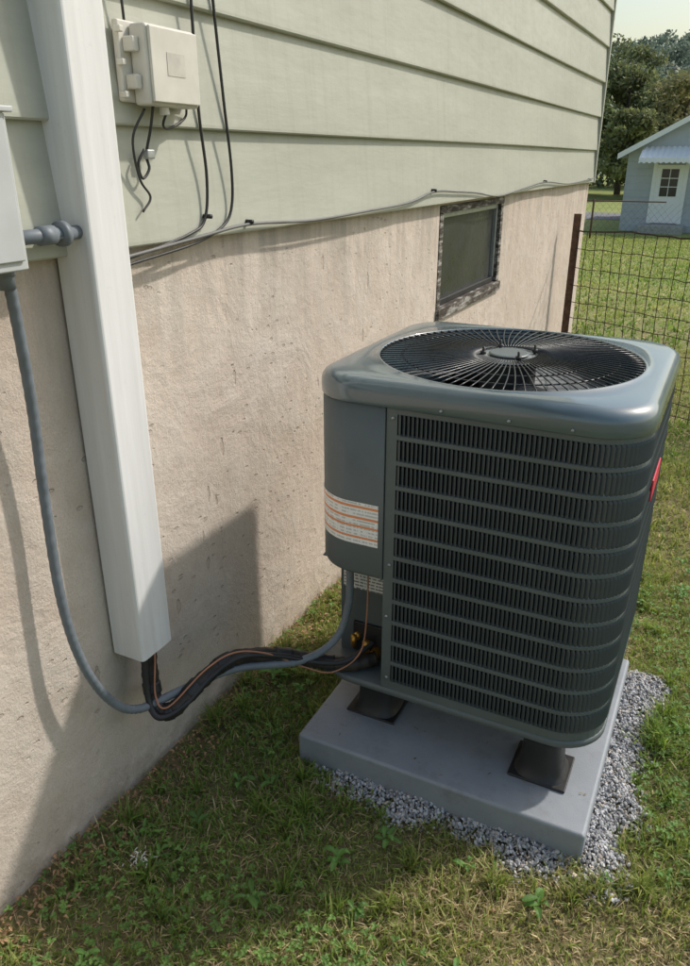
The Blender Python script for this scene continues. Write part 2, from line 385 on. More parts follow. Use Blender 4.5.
# ------------------------------------------------------------ gravel
ph=(1+5**.5)/2
ico=np.array([(-1,ph,0),(1,ph,0),(-1,-ph,0),(1,-ph,0),(0,-1,ph),(0,1,ph),(0,-1,-ph),(0,1,-ph),(ph,0,-1),(ph,0,1),(-ph,0,-1),(-ph,0,1)])/math.sqrt(1+ph*ph)
icf=np.array([(0,11,5),(0,5,1),(0,1,7),(0,7,10),(0,10,11),(1,5,9),(5,11,4),(11,10,2),(10,7,6),(7,1,8),(3,9,4),(3,4,2),(3,2,6),(3,6,8),(3,8,9),(4,9,5),(2,4,11),(6,2,10),(8,6,7),(9,8,1)])
n=90000; x=rng.uniform(0.3,1.6,n); y=rng.uniform(1.3,2.7,n); g=in_gravel(x,y)
k=(g<0.014*rng.standard_normal(n))&~((x>PADR[0]+.01)&(x<PADR[2]-.01)&(y>PADR[1]+.01)&(y<PADR[3]-.01))
x=x[k][:19000];y=y[k][:19000];n=len(x)
r=rng.uniform(0.0022,0.0062,n)
sc=rng.uniform(0.6,1.25,(n,1,3)); P=ico[None]*sc*rng.uniform(0.8,1.15,(n,12,1))*r[:,None,None]
an=rng.uniform(0,6.28,n); ca,sa=np.cos(an)[:,None],np.sin(an)[:,None]
PX=P[...,0]*ca-P[...,1]*sa; PY=P[...,0]*sa+P[...,1]*ca
tl=rng.uniform(-1,1,n)[:,None]; PZ=P[...,2]*np.cos(tl)+PX*np.sin(tl)
zz=gz(x,y)+np.clip(-in_gravel(x,y)*0.3,0,0.02)+rng.uniform(0.0,0.010,n)
P=np.stack([PX+x[:,None],PY+y[:,None],PZ+zz[:,None]],-1)
loops=(icf[None]+(np.arange(n)*12)[:,None,None]).ravel()
cc=(rng.uniform(0.22,0.66,n)[:,None]*np.array([0.99,0.99,1.0]))
cc=np.where(rng.random(n)[:,None]<0.1,cc*np.array([1.1,0.95,0.8]),cc)
fastmesh('gravel',P.reshape(-1,3),loops,np.full(n*20,3),STONE,col=np.repeat(cc,12,0))
padz=0.09
o=box('equipment_pad',(PADR[0],PADR[1],-0.01),(PADR[2],PADR[3],padz),PAD,None,0.010,4)
# ------------------------------------------------------------ house
house=empty('house')
Y0,Y1=-3.5,7.3; WY0,WY1,WZ0,WZ1=3.52,4.60,0.91,1.44
def foundation():
    V=[];F=[]
    def q(a,b,c,d): n=len(V); V.extend([a,b,c,d]); F.append((n,n+1,n+2,n+3))
    zb,zt=-0.6,1.5
    q((0,Y0,zb),(0,WY0,zb),(0,WY0,zt),(0,Y0,zt))
    q((0,WY1,zb),(0,Y1,zb),(0,Y1,zt),(0,WY1,zt))
    q((0,WY0,zb),(0,WY1,zb),(0,WY1,WZ0),(0,WY0,WZ0))
    q((0,WY0,WZ1),(0,WY1,WZ1),(0,WY1,zt),(0,WY0,zt))
    d=-0.14
    q((0,WY0,WZ0),(0,WY1,WZ0),(d,WY1,WZ0),(d,WY0,WZ0)); q((0,WY0,WZ1),(d,WY0,WZ1),(d,WY1,WZ1),(0,WY1,WZ1))
    q((0,WY0,WZ0),(d,WY0,WZ0),(d,WY0,WZ1),(0,WY0,WZ1)); q((0,WY1,WZ0),(0,WY1,WZ1),(d,WY1,WZ1),(d,WY1,WZ0))
    q((0,Y1,zb),(-8,Y1,zb),(-8,Y1,zt),(0,Y1,zt)); q((-8,Y0,zb),(0,Y0,zb),(0,Y0,zt),(-8,Y0,zt)); q((-8,Y1,zb),(-8,Y0,zb),(-8,Y0,zt),(-8,Y1,zt))
    mesh('foundation_wall',V,F,STUCCO,house)
foundation()
ex=0.255; z0=1.455; prof=[(0.002,z0)]; NB=11
for k in range(NB):
    z=z0+k*ex; prof+=[(0.036,z-0.001),(0.040,z+0.003),(0.040,z+0.010),(0.020,z+ex)]
V=[];F=[];ysd=np.linspace(Y0,Y1,90)
for yy in ysd:
    for q,(px,pz) in enumerate(prof):
        k=(q+3)//4; V.append((px+0.0012*math.sin(yy*1.7+k*2.1),yy,pz+0.0022*math.sin(yy*1.1+k*1.3)))
npf=len(prof)
for a in range(len(ysd)-1):
    for b in range(npf-1): F.append((a*npf+b,(a+1)*npf+b,(a+1)*npf+b+1,a*npf+b+1))
o=mesh('lap_siding',V,F,SIDING,house)
box('corner_trim',(-0.03,Y1-0.02,1.45),(0.048,Y1+0.02,z0+NB*ex),SIDING,house,0.003)
box('end_wall_siding',(-8,Y1-0.03,1.5),(-0.03,Y1+0.012,z0+NB*ex),SIDING,house)
box('other_end_siding',(-8,Y0-0.012,1.5),(0.0,Y0+0.03,z0+NB*ex),SIDING,house)
box('back_wall_siding',(-8.01,Y0,1.5),(-7.98,Y1,z0+NB*ex),SIDING,house)
zt=z0+NB*ex
SHING=simple('shingles',(0.09,0.085,0.08),0.9,var=0.3,sc=20)
mesh('roof',[(0.35,Y0-.3,zt-0.02),(0.35,Y1+.06,zt-0.02),(-4,Y1+.06,zt+1.9),(-4,Y0-.3,zt+1.9),(-8.35,Y1+.06,zt-0.02),(-8.35,Y0-.3,zt-0.02)],[(0,1,2,3),(3,2,4,5),(0,3,5),(1,4,2),(0,5,4,1)],SHING,house)
wx=-0.015
def fr(nm,y0,z0_,y1,z1_,x0=-0.10,x1=wx,m=WOOD): box(nm,(x0,y0,z0_),(x1,y1,z1_),m,house,0.003)
fr('window_frame_bottom',WY0+.002,WZ0+.001,WY1-.002,WZ0+.055,-.12,0.018)
fr('window_frame_top',WY0+.002,WZ1-.035,WY1-.002,WZ1-.001,-.11,0.006)
fr('window_frame_side_1',WY0+.002,WZ0+.055,WY0+.05,WZ1-.035,-.11,0.004)
fr('window_frame_side_2',WY1-.05,WZ0+.055,WY1-.002,WZ1-.035,-.11,0.004)
fr('window_sash_bottom',WY0+.05,WZ0+.055,WY1-.05,WZ0+.085,-.07,-.015,BLACK)
fr('window_sash_top',WY0+.05,WZ1-.06,WY1-.05,WZ1-.035,-.07,-.015,STEEL)
fr('window_sash_side_1',WY0+.05,WZ0+.085,WY0+.075,WZ1-.06,-.07,-.015,STEEL)
fr('window_sash_side_2',WY1-.075,WZ0+.085,WY1-.05,WZ1-.06,-.07,-.015,STEEL)
fr('window_glass',WY0+.074,WZ0+.084,WY1-.074,WZ1-.059,-.05,-.035,GLASS)
# ------------------------------------------------------------ line set cover (white duct)
cv=empty('line_set_cover')
cy0,cy1,cx0,cx1,cz0,cz1=1.185,1.302,0.008,0.104,0.463,3.6
def uchan(nm,y0,y1,x0,x1,za,zb,th,mat,r=0.010):
    out=[(x0,y0),(x1-r,y0)]+[(x1-r+r*math.sin(t),y0+r-r*math.cos(t)) for t in np.linspace(0.2,1.37,4)]+[(x1,y0+r),(x1,y1-r)]+[(x1-r+r*math.cos(t),y1-r+r*math.sin(t)) for t in np.linspace(0.2,1.37,4)]+[(x1-r,y1),(x0,y1)]
    cx_,cy_=(x0+x1)/2,(y0+y1)/2
    inn=[(x-(th if x>cx_ else 0), y+(th if y<cy_ else -th)) for x,y in out]
    V=[];F=[];n=len(out)
    for z in (za,zb):
        for p in out: V.append((p[0],p[1],z))
        for p in inn: V.append((p[0],p[1],z))
    for k in range(n-1):
        F.append((k,k+1,2*n+k+1,2*n+k)); F.append((n+k+1,n+k,3*n+k,3*n+k+1)); F.append((k+1,k,n+k,n+k+1)); F.append((2*n+k,2*n+k+1,3*n+k+1,3*n+k))
    return mesh(nm,V,F,mat,cv)
uchan('duct_front',cy0,cy1,cx0,cx1,cz0,cz1,0.003,WHITE)
box('duct_base',(0.0405,cy0+.006,cz0+0.02),(0.046,cy1-.006,cz1),WHITE,cv)
# ------------------------------------------------------------ electrical box
eb=empty('electrical_disconnect_box')
box('enclosure',(0.038,0.70,1.455),(0.128,1.005,1.712),GREYBOX,eb,0.004)
box('door',(0.1285,0.708,1.472),(0.1345,0.995,1.716),GREYBOX,eb,0.003)
box('rain_lip',(0.038,0.695,1.7125),(0.142,1.01,1.722),GREYBOX,eb,0.002)
tube('side_nipple',[(0.075,1.00,1.505),(0.075,1.19,1.505)],0.0135,PVC,eb,16)
tube('coupling',[(0.075,1.085,1.505),(0.075,1.12,1.505)],0.018,PVC,eb,16)
tube('lock_nut',[(0.075,1.005,1.505),(0.075,1.02,1.505)],0.021,PVC,eb,6)
tube('hub_flange',[(0.075,1.135,1.505),(0.075,1.150,1.505)],0.024,PVC,eb,20)
# ------------------------------------------------------------ flexible conduit
cond=empty('flexible_conduit')
P=[(0.08,0.985,1.47),(0.08,0.995,1.42),(0.055,1.02,1.195),(0.045,1.02,0.974),(0.05,1.014,0.729),(0.065,1.031,0.548),(0.08,1.086,0.405),(0.10,1.155,0.338),(0.145,1.275,0.330),(0.235,1.40,0.345),(0.36,1.53,0.325),(0.42,1.63,0.353),(0.448,1.665,0.464),(0.448,1.672,0.63)]
Q=catmull(P,36)
tube('conduit_body',Q,[0.0112+0.0004*math.sin(i*1.35) for i in range(len(Q))],PVC,cond,12)
tube('connector',[(0.08,0.985,1.475),(0.08,0.988,1.42)],0.0165,PVC,cond,12)
tube('connector_nut',[(0.08,0.985,1.457),(0.08,0.985,1.443)],0.021,PVC,cond,6)
# ------------------------------------------------------------ refrigerant lines
rl=empty('refrigerant_lines')
P=[(0.065,1.245,0.62),(0.072,1.238,0.46),(0.09,1.218,0.36),(0.115,1.205,0.308),(0.15,1.225,0.302),(0.18,1.305,0.345),(0.225,1.40,0.375),(0.31,1.51,0.340),(0.40,1.59,0.295),(0.475,1.630,0.285),(0.53,1.68,0.292)]
Q=catmull(P,14)
tube('suction_line_insulation',Q,[0.0215+0.0012*math.sin(i*0.9)+0.0008*math.sin(i*2.3) for i in range(len(Q))],FOAM,rl,14)
P2=[(0.085,1.21,0.60),(0.09,1.205,0.45),(0.105,1.185,0.35),(0.14,1.18,0.305),(0.175,1.24,0.315),(0.205,1.32,0.36),(0.25,1.40,0.388),(0.32,1.49,0.355),(0.40,1.565,0.310),(0.47,1.61,0.31),(0.52,1.69,0.34)]
tube('liquid_line',catmull(P2,10),0.0085,BLACK,rl,10)
P3=[(0.095,1.235,0.60),(0.102,1.23,0.46),(0.118,1.198,0.355),(0.155,1.20,0.330),(0.195,1.31,0.385),(0.24,1.385,0.408),(0.30,1.46,0.375),(0.375,1.54,0.300),(0.44,1.58,0.28),(0.50,1.63,0.33),(0.515,1.645,0.45),(0.515,1.65,0.63)]
tube('thermostat_wire',catmull(P3,10),0.0024,COPPER,rl,8)
tape=[]
for k in (26,38,50,64,78,96,112): 
    if k+6<len(Q): tape.append((Q[k:k+6],0.0242))
multitube('tape_bands',tape,BLACK,rl,14)
# ------------------------------------------------------------ telephone box & cables
tb=empty('telephone_junction_box')
box('back_plate',(0.036,1.39,1.752),(0.052,1.605,1.905),BEIGE,tb,0.004)
box('body',(0.052,1.42,1.746),(0.098,1.59,1.90),BEIGE,tb,0.008,3)
box('cover_lip',(0.098,1.425,1.752),(0.105,1.586,1.895),BEIGE,tb,0.003,3)
box('embossed_plate',(0.1052,1.475,1.805),(0.1060,1.536,1.850),simple('beige_dark',(0.52,0.50,0.44),0.6),tb,0.0003,1)
for k,z in enumerate((1.79,1.86)): box('latch_%d'%k,(0.052,1.400,z-.014),(0.08,1.4195,z+.014),BEIGE,tb,0.003)
for k,z in enumerate((1.765,1.825,1.885)): box('hinge_%d'%k,(0.05,1.378,z-.006),(0.068,1.3895,z+.006),BEIGE,tb,0.002)
cyl('port_gland',(0.075,1.49),0.012,0.010,1.73,1.747,BEIGE,tb,16)
box('ground_lug',(0.04,1.445,1.64),(0.055,1.47,1.66),STEEL,tb,0.003)
X1=0.046
multitube('telephone_cable',[
 (catmull([(X1,1.655,2.6),(X1,1.655,2.1),(X1,1.655,1.95),(X1,1.655,1.75),(X1,1.67,1.60),(X1,1.65,1.50),(X1,1.58,1.468),(X1,1.40,1.44),(X1,1.32,1.43)],10),0.0038),
 (catmull([(X1,1.73,2.6),(X1,1.735,2.1),(X1,1.76,1.8),(X1,1.78,1.62),(X1,1.77,1.52),(X1,1.72,1.475),(X1,1.6,1.445),(X1,1.4,1.425),(X1,1.32,1.418)],10),0.0038),
 (catmull([(0.07,1.46,1.75),(0.06,1.455,1.70),(X1,1.45,1.65),(X1,1.455,1.62),(X1,1.43,1.60),(X1,1.42,1.63),(0.05,1.44,1.66)],8),0.0032),
 (catmull([(0.075,1.50,1.74),(0.06,1.50,1.71),(X1,1.54,1.705),(X1,1.60,1.73),(0.06,1.59,1.76)],8),0.0028),
 (catmull([(0.07,1.43,1.74),(0.055,1.40,1.68),(0.046,1.42,1.60),(0.046,1.45,1.56),(0.046,1.42,1.53)],8),0.0028),
 (catmull([(X1,1.40,2.6),(X1,1.42,2.3),(X1,1.415,2.1),(X1,1.42,1.9)],6),0.0030),
],CABLE,None,6)
XC=0.052
pts=[(XC,1.25,1.437),(XC,1.32,1.437),(XC,1.62,1.46),(XC,1.85,1.475),(XC,2.2,1.462),(XC,2.6,1.468),(XC,3.0,1.478),(XC,3.3,1.51),(XC,3.6,1.50),(XC,3.9,1.485),(XC,4.3,1.455),(XC,4.8,1.475),(XC,5.4,1.50),(XC,6.2,1.47),(XC,7.2,1.49)]
tube('coaxial_cable',catmull(pts,8),0.0042,CABLEG,None,6)
cl=[]
for (y,z) in ((1.85,1.475),(3.3,1.51),(5.4,1.50),(7.0,1.48),(1.66,1.50)):
    cl.append(([(0.036,y,z+.006),(0.060,y,z+.006)],0.006))
multitube('cable_clips',cl,BLACK,None,6)
# ------------------------------------------------------------ condenser unit
ac=empty('air_conditioner_condenser')
BX0,BX1,BY0,BY1=0.360,1.175,1.605,2.375
cxm,cym=(BX0+BX1)/2,(BY0+BY1)/2; RC=0.125
ZB,ZT=0.240,1.105
def rrect(off,n=160,r=RC):
    hx=(BX1-BX0)/2+off; hy=(BY1-BY0)/2+off; rr=max(0.01,r+off); out=[]
    for k in range(n):
        a=2*math.pi*k/n; c,s=math.cos(a),math.sin(a); lo,hi=0,2
        for _ in range(40):
            t=(lo+hi)/2; qx=abs(c*t)-hx+rr; qy=abs(s*t)-hy+rr
            d=math.hypot(max(qx,0),max(qy,0))+min(max(qx,qy),0)-rr
            if d<0: lo=t
            else: hi=t
        out.append((cxm+c*lo,cym+s*lo))
    return out
def circ(r,n=160): return [(cxm+r*math.cos(2*math.pi*k/n),cym+r*math.sin(2*math.pi*k/n)) for k in range(n)]
def loft(nm,rings,mat,cap0=False,cap1=False,smooth=True):
    V=[];F=[];n=len(rings[0][0])
    for pts,z in rings: V+=[(p[0],p[1],z) for p in pts]
    for i in range(len(rings)-1):
        for k in range(n): F.append((i*n+k,i*n+(k+1)%n,(i+1)*n+(k+1)%n,(i+1)*n+k))
    if cap0: F.append(tuple(range(n))[::-1])
    if cap1: F.append(tuple(range((len(rings)-1)*n,len(rings)*n)))
    return mesh(nm,V,F,mat,ac,smooth=smooth)
GR=0.346
def blend(a,b,t): return [(p[0]*(1-t)+q[0]*t,p[1]*(1-t)+q[1]*t) for p,q in zip(a,b)]
loft('top_cover',[(rrect(-0.004),1.090),(rrect(0.006),1.090),(rrect(0.0085),1.093),(rrect(0.009),1.120),(rrect(0.0065),1.132),(rrect(0.0),1.142),(rrect(-0.010),1.1490),(rrect(-0.018),1.1520),(rrect(-0.024),1.1532),(blend(rrect(-0.024),circ(GR+0.010),0.55),1.1530),(circ(GR+0.010),1.1515),(circ(GR+0.007),1.1545),(circ(GR+0.002),1.155),(circ(GR),1.151),(circ(GR-0.001),1.12),(circ(GR-0.012),1.09),(circ(GR-0.012),1.0)],LID)
loft('base_pan',[(rrect(-0.01),ZB-0.002),(rrect(0.0),ZB),(rrect(0.003),ZB+0.004),(rrect(0.003),ZB+0.020),(rrect(-0.002),ZB+0.022),(rrect(-0.05),ZB+0.022)],UNIT,cap0=True,cap1=True)
PX0=0.580
def peri(s):
    L=[('l',(PX0,BY0),(1,0),BX1-RC-PX0),('a',(BX1-RC,BY0+RC),-math.pi/2),('l',(BX1,BY0+RC),(0,1),BY1-BY0-2*RC),('a',(BX1-RC,BY1-RC),0.0),('l',(BX1-RC,BY1),(-1,0),BX1-BX0-2*RC),('a',(BX0+RC,BY1-RC),math.pi/2),('l',(BX0,BY1-RC),(0,-1),0.30)]
    for g in L:
        ln=g[3] if g[0]=='l' else RC*math.pi/2
        if s<=ln or g is L[-1]:
            if g[0]=='l':
                d=g[2]; return (g[1][0]+d[0]*s,g[1][1]+d[1]*s),d,(d[1],-d[0])
            a=g[2]+s/RC; return (g[1][0]+RC*math.cos(a),g[1][1]+RC*math.sin(a)),(-math.sin(a),math.cos(a)),(math.cos(a),math.sin(a))
        s-=ln
SL=(BX1-RC-PX0)+RC*math.pi*1.5+(BY1-BY0-2*RC)+(BX1-BX0-2*RC)+0.30
def strip(V,F,s0,s1,prof,step=0.02):
    n=max(1,int((s1-s0)/step)); b=len(V); m_=len(prof)
    for k in range(n+1):
        p,d,nn=peri(s0+(s1-s0)*k/n)
        for off,z in prof: V.append((p[0]+nn[0]*off,p[1]+nn[1]*off,z))
    for k in range(n):
        for q in range(m_-1): F.append((b+k*m_+q,b+(k+1)*m_+q,b+(k+1)*m_+q+1,b+k*m_+q+1))
lz0,lz1=0.282,1.082; NR=12; pitch=(lz1-lz0)/NR; bh=0.0135
V=[];F=[]
strip(V,F,0.0,SL,[(-0.006,ZB+0.02),(0,ZB+0.022),(0,lz0+bh/2),(-0.008,lz0+bh/2+0.003)])
strip(V,F,0.0,SL,[(-0.008,lz1-bh/2-0.003),(0,lz1-bh/2),(0,1.10)])
for k in range(1,NR):
    z=lz0+k*pitch; strip(V,F,0.028,SL,[(-0.009,z-bh/2-0.002),(-0.001,z-bh/2),(0.0008,z-bh*0.3),(0.0008,z+bh*0.3),(-0.001,z+bh/2),(-0.009,z+bh/2+0.002)])
strip(V,F,0.0,0.028,[(0.0005,ZB+0.03),(0.0005,1.098)])
mesh('louver_bands',V,F,UNIT,ac)
V=[];F=[]
strip(V,F,0.002,SL,[(-0.022,ZB+0.02),(-0.022,1.10)])
mesh('condenser_coil',V,F,COIL,ac,smooth=True)
V=[];F=[]; fp=0.0112; nf=int((SL-0.036)/fp); al=math.radians(36)
for r_ in range(NR):
    za=lz0+r_*pitch+bh/2-0.004; zb_=za+pitch-bh+0.008
    hs=[za,za+0.004,za+0.010,zb_-0.010,zb_-0.004,zb_]; ws=[0.25,0.7,1,1,0.7,0.25]; bo=[-0.001,0.002,0.0035,0.0035,0.002,-0.001]
    for k in range(nf):
        p,d,nn=peri(0.034+k*fp)
        dx=(d[0]*math.cos(al)+nn[0]*math.sin(al)); dy=(d[1]*math.cos(al)+nn[1]*math.sin(al)); b=len(V)
        for z,w,bb in zip(hs,ws,bo):
            hw=0.0058*w; ox,oy=p[0]+nn[0]*(bb-0.002),p[1]+nn[1]*(bb-0.002)
            V.append((ox-dx*hw,oy-dy*hw,z)); V.append((ox+dx*hw,oy+dy*hw,z))
        for q in range(5): F.append((b+2*q,b+2*q+1,b+2*q+3,b+2*q+2))
mesh('louver_fins',V,F,FIN,ac)
def lpath(n=14,y_back=BY0+0.42,x_end=PX0-0.003,off=0.0,r=RC):
    P=[(BX0-off,y_back),(BX0-off,BY0+r)]
    for k in range(1,n+1):
        a=math.pi+k/n*math.pi/2; P.append((BX0+r+(r+off)*math.cos(a),BY0+r+(r+off)*math.sin(a)))
    P.append((x_end,BY0-off)); return P
def wallstrip(nm,P,prof,mat,smooth=True):
    V=[];F=[];m_=len(prof)
    n=len(P)
    for i,p in enumerate(P):
        a=P[max(i-1,0)];b=P[min(i+1,n-1)]; d=Vector((b[0]-a[0],b[1]-a[1])).normalized(); nn=(d[1],-d[0])
        for off,z in prof: V.append((p[0]+nn[0]*off,p[1]+nn[1]*off,z))
    for i in range(n-1):
        for q in range(m_-1): F.append((i*m_+q,(i+1)*m_+q,(i+1)*m_+q+1,i*m_+q+1))
    return mesh(nm,V,F,mat,ac,smooth=smooth)
CB=0.606
P=lpath()
wallstrip('control_box_cover',P,[(-0.03,CB),(-0.010,CB),(0.0,CB+0.004),(0.004,CB+0.012),(0.004,1.0895),(-0.01,1.0895)],UNIT)
box('control_box_end',(PX0-0.008,BY0-0.0035,CB+0.002),(PX0-0.0025,BY0+0.05,1.089),UNIT,ac)
box('control_box_floor',(BX0+0.012,BY0+0.05,CB+0.003),(PX0-0.01,BY0+0.42,CB+0.007),UNIT,ac)
mesh('control_box_floor_front',[(BX0+.05,BY0+.05,CB+.004),(BX0+.09,BY0+.012,CB+.004),(PX0-.01,BY0+.008,CB+.004),(PX0-.01,BY0+.05,CB+.004)],[(0,1,2,3)],BLACK,ac)
box('corner_post_return',(PX0-0.0005,BY0+0.001,ZB+0.03),(PX0+0.003,BY0+0.13,CB+0.02),UNIT,ac)
box('recess_back_panel',(BX0+0.035,BY0+0.118,ZB+0.023),(PX0-0.001,BY0+0.122,CB+0.0025),UNIT,ac)
box('recess_side_panel',(BX0+0.033,BY0+0.1225,ZB+0.023),(BX0+0.037,BY0+0.45,CB+0.0025),UNIT,ac)
LABEL=M('rating_label',0.5)
w=LABEL.n.new('ShaderNodeTexWave'); w.bands_direction='Z'; w.inputs['Scale'].default_value=30; w.inputs['Distortion'].default_value=0; LABEL.L(LABEL.co,w.inputs[0])
nz=LABEL.noise(160,2,0.5,LABEL.mapping((1,1,0.2)))
tx=LABEL.math('MULTIPLY',LABEL.ramp(w.outputs[1],[(0.45,0.0),(0.6,1.0)]),LABEL.ramp(nz,[(0.42,0.0),(0.5,0.85)]))
LABEL.color(LABEL.mix(tx,(0.80,0.80,0.78),(0.12,0.12,0.13))); LABEL=LABEL.m
box('rating_plate',(BX0+0.045,BY0+0.1155,0.485),(BX0+0.175,BY0+0.1178,CB-0.003),LABEL,ac)
WL=M('warning_label',0.45)
zc=WL.axis(2); LZ0,LZ1=0.703,0.824
u=WL.maprange(zc,LZ0,LZ1)
bands=WL.ramp(u,[(0.0,0.0),(0.14,1.0),(0.19,0.0),(0.40,1.0),(0.45,0.0),(0.60,1.0),(0.66,0.0),(0.86,1.0),(0.92,0.0)],'CONSTANT')
w=WL.n.new('ShaderNodeTexWave'); w.bands_direction='Z'; w.inputs['Scale'].default_value=32; WL.L(WL.co,w.inputs[0])
nz=WL.noise(150,1,0.5,WL.mapping((1,1,0.15)))
tx=WL.math('MULTIPLY',WL.ramp(w.outputs[1],[(0.45,0.0),(0.6,1.0)]),WL.ramp(nz,[(0.42,0.0),(0.5,0.6)]))
c=WL.mix(tx,(0.95,0.95,0.94),(0.42,0.42,0.42)); c=WL.mix(bands,c,(0.85,0.33,0.14)); WL.color(c); WL=WL.m
LP=[p for p in lpath(40,off=0.0) if p[1]<BY0+0.095 and p[0]<PX0-0.015]
LP.append((PX0-0.016,BY0))
wallstrip('warning_label',LP,[(0.0052,LZ0),(0.0052,LZ1)],WL)
sc=[]
for (x,z) in ((0.597,1.065),(0.597,0.30),(0.597,0.66),(0.592,0.5)): sc.append(([(x,BY0-0.004,z),(x,BY0+0.002,z)],0.0045))
for x in (0.72,0.88,1.02): sc.append(([(x,BY0-0.0125,1.102),(x,BY0-0.005,1.102)],0.004))
multitube('screws',sc,STEEL,ac,6)
box('red_badge',(BX1+0.003,1.90,0.84),(BX1+0.009,2.08,0.90),RED,ac,0.003)
tube('suction_valve',[(0.52,1.665,0.292),(0.52,1.725,0.292)],0.017,BRASS,ac,12)
tube('valve_stem',[(0.50,1.675,0.30),(0.50,1.675,0.345)],0.011,BRASS,ac,6)
tube('liquid_valve',[(0.455,1.70,0.33),(0.455,1.725,0.33)],0.012,BRASS,ac,8)
tube('valve_cap',[(0.455,1.685,0.31),(0.455,1.685,0.345)],0.009,BRASS,ac,6)
box('valve_bracket',(0.44,1.712,0.275),(0.56,1.7228,0.375),BLACK,ac,0.002)
paths=[]
def gzz(r): return 1.152+0.008*(1-(r/GR)**2)
NW=84
for k in range(NW):
    a=2*math.pi*k/NW; P=[]
    for r in np.linspace(0.075,GR+0.004,8):
        aa=a+0.10*(1-r/GR); P.append((cxm+r*math.cos(aa),cym+r*math.sin(aa),gzz(r)))
    paths.append((P,0.0019))
for r in (0.14,0.215,0.285,GR-0.002):
    P=[(cxm+r*math.cos(t),cym+r*math.sin(t),gzz(r)-0.003) for t in np.linspace(0,2*math.pi,65)]
    paths.append((P,0.0021))
multitube('fan_grille',paths,WIRE,ac,5)
cyl('grille_hub',(cxm,cym),0.100,0.096,1.1520,1.1545,HUB,ac,40)
cyl('hub_cap',(cxm,cym),0.055,0.050,1.1590,1.1630,UNIT,ac,40)
st=[]
for k in range(4):
    a=k*math.pi/2+0.6; x,y=cxm+0.072*math.cos(a),cym+0.072*math.sin(a)
    st.append(([(x,y,1.155),(x,y,1.180)],0.0035)); st.append(([(x,y,1.16),(x,y,1.168)],0.008))
multitube('hub_bolts',st,BLACK,ac,8)
cyl('fan_motor',(cxm,cym),0.075,0.075,0.95,1.14,BLACK,ac,32)
V=[];F=[]
for b_ in range(3):
    a0=b_*2*math.pi/3; nr,na=6,8; base=len(V)
    for i in range(nr):
        r=0.07+(0.31-0.07)*i/(nr-1)
        for j in range(na):
            a=a0+ (j/(na-1))*1.35+0.25*i/(nr-1); V.append((cxm+r*math.cos(a),cym+r*math.sin(a),1.03+0.07*(j/(na-1))))
    for i in range(nr-1):
        for j in range(na-1):
            q=base+i*na+j; F.append((q,q+1,q+na+1,q+na))
mesh('fan_blades',V,F,simple('fan_blade_metal',(0.12,0.13,0.135),0.45,0.3),ac,smooth=True)
cyl('inner_floor',(cxm,cym),0.30,0.30,ZB+0.029,ZB+0.04,BLACK,ac)
# feet: tapered pedestal with flared foot and square flange
def pedestal(k,x,y):
    box('riser_plate_%d'%k,(x-0.078,y-0.072,padz+0.0005),(x+0.078,y+0.072,padz+0.008),BLACK,ac,0.003)
    n=40;prof_=[(0.070,padz+0.0078),(0.066,padz+0.014),(0.060,padz+0.024),(0.056,padz+0.05),(0.053,ZB-0.03),(0.058,ZB-0.022),(0.064,ZB-0.014),(0.064,ZB-0.0025)]
    V=[];F=[]
    for r,z in prof_:
        for q in range(n):
            a=2*math.pi*q/n; c_,s_=math.cos(a),math.sin(a); e=(abs(c_)**3.2+abs(s_)**3.2)**(-1/3.2); V.append((x+r*c_*e,y+r*s_*e,z))
    for i in range(len(prof_)-1):
        for q in range(n): F.append((i*n+q,i*n+(q+1)%n,(i+1)*n+(q+1)%n,(i+1)*n+q))
    F.append(tuple(range((len(prof_)-1)*n,len(prof_)*n)))
    mesh('riser_pedestal_%d'%k,V,F,BLACK,ac,smooth=True)
for k,(x,y) in enumerate(((0.525,1.725),(1.035,1.685),(0.525,2.25),(1.035,2.25))): pedestal(k,x,y)
# ------------------------------------------------------------ wire fence
fe=empty('wire_fence')
A=np.array([0.12,6.30]);Bp=np.array([3.4,4.05]); Lf=np.linalg.norm(Bp-A); dr=(Bp-A)/Lf
paths=[]
def fp_(s,z,j=0.004):
    p=A+dr*s; w=0.02*math.sin(s*2.1)+0.008*math.sin(s*7+z*3); return (p[0]+dr[1]*w+rng.normal(0,j*0.5),p[1]-dr[0]*w+rng.normal(0,j*0.5),z+float(gz(p[0],p[1]))+rng.normal(0,j))
for s in np.arange(0.03,Lf,0.095): paths.append(([fp_(s+0.012*math.sin(z*4+s),z) for z in np.linspace(0.03,1.26,9)],0.0036))
for z in (0.06,0.15,0.25,0.36,0.48,0.60,0.72,0.85,0.98,1.12): paths.append(([fp_(s,z) for s in np.linspace(0,Lf,50)],0.0036))
paths.append(([fp_(s,1.26,0.006) for s in np.linspace(0,Lf,50)],0.0075))
multitube('wire_mesh',paths,FWIRE,fe,4)
for k,s in enumerate((0.0,1.98,3.9)):
    p=A+dr*s; zb_=float(gz(*p))
    box('post_web_%d'%k,(p[0]-.028,p[1]-.004,zb_-.1),(p[0]+.028,p[1]+.004,zb_+1.38),RUST,fe,0.001)
    box('post_flange_%d'%k,(p[0]-.004,p[1]+.0042,zb_-.1),(p[0]+.004,p[1]+.04,zb_+1.38),RUST,fe,0.001)
cf=empty('chain_link_fence'); paths=[]; 
yF=27.0; zF=float(gz(-3,yF))
for x in np.arange(-12,-1.0,2.2): paths.append(([(x,yF,zF-.1),(x,yF,zF+1.25)],0.035))
paths.append(([(-12,yF,zF+1.2),(-1.0,yF,zF+1.2)],0.022))
multitube('posts_and_rail',paths,RUST,cf,6)
paths=[]
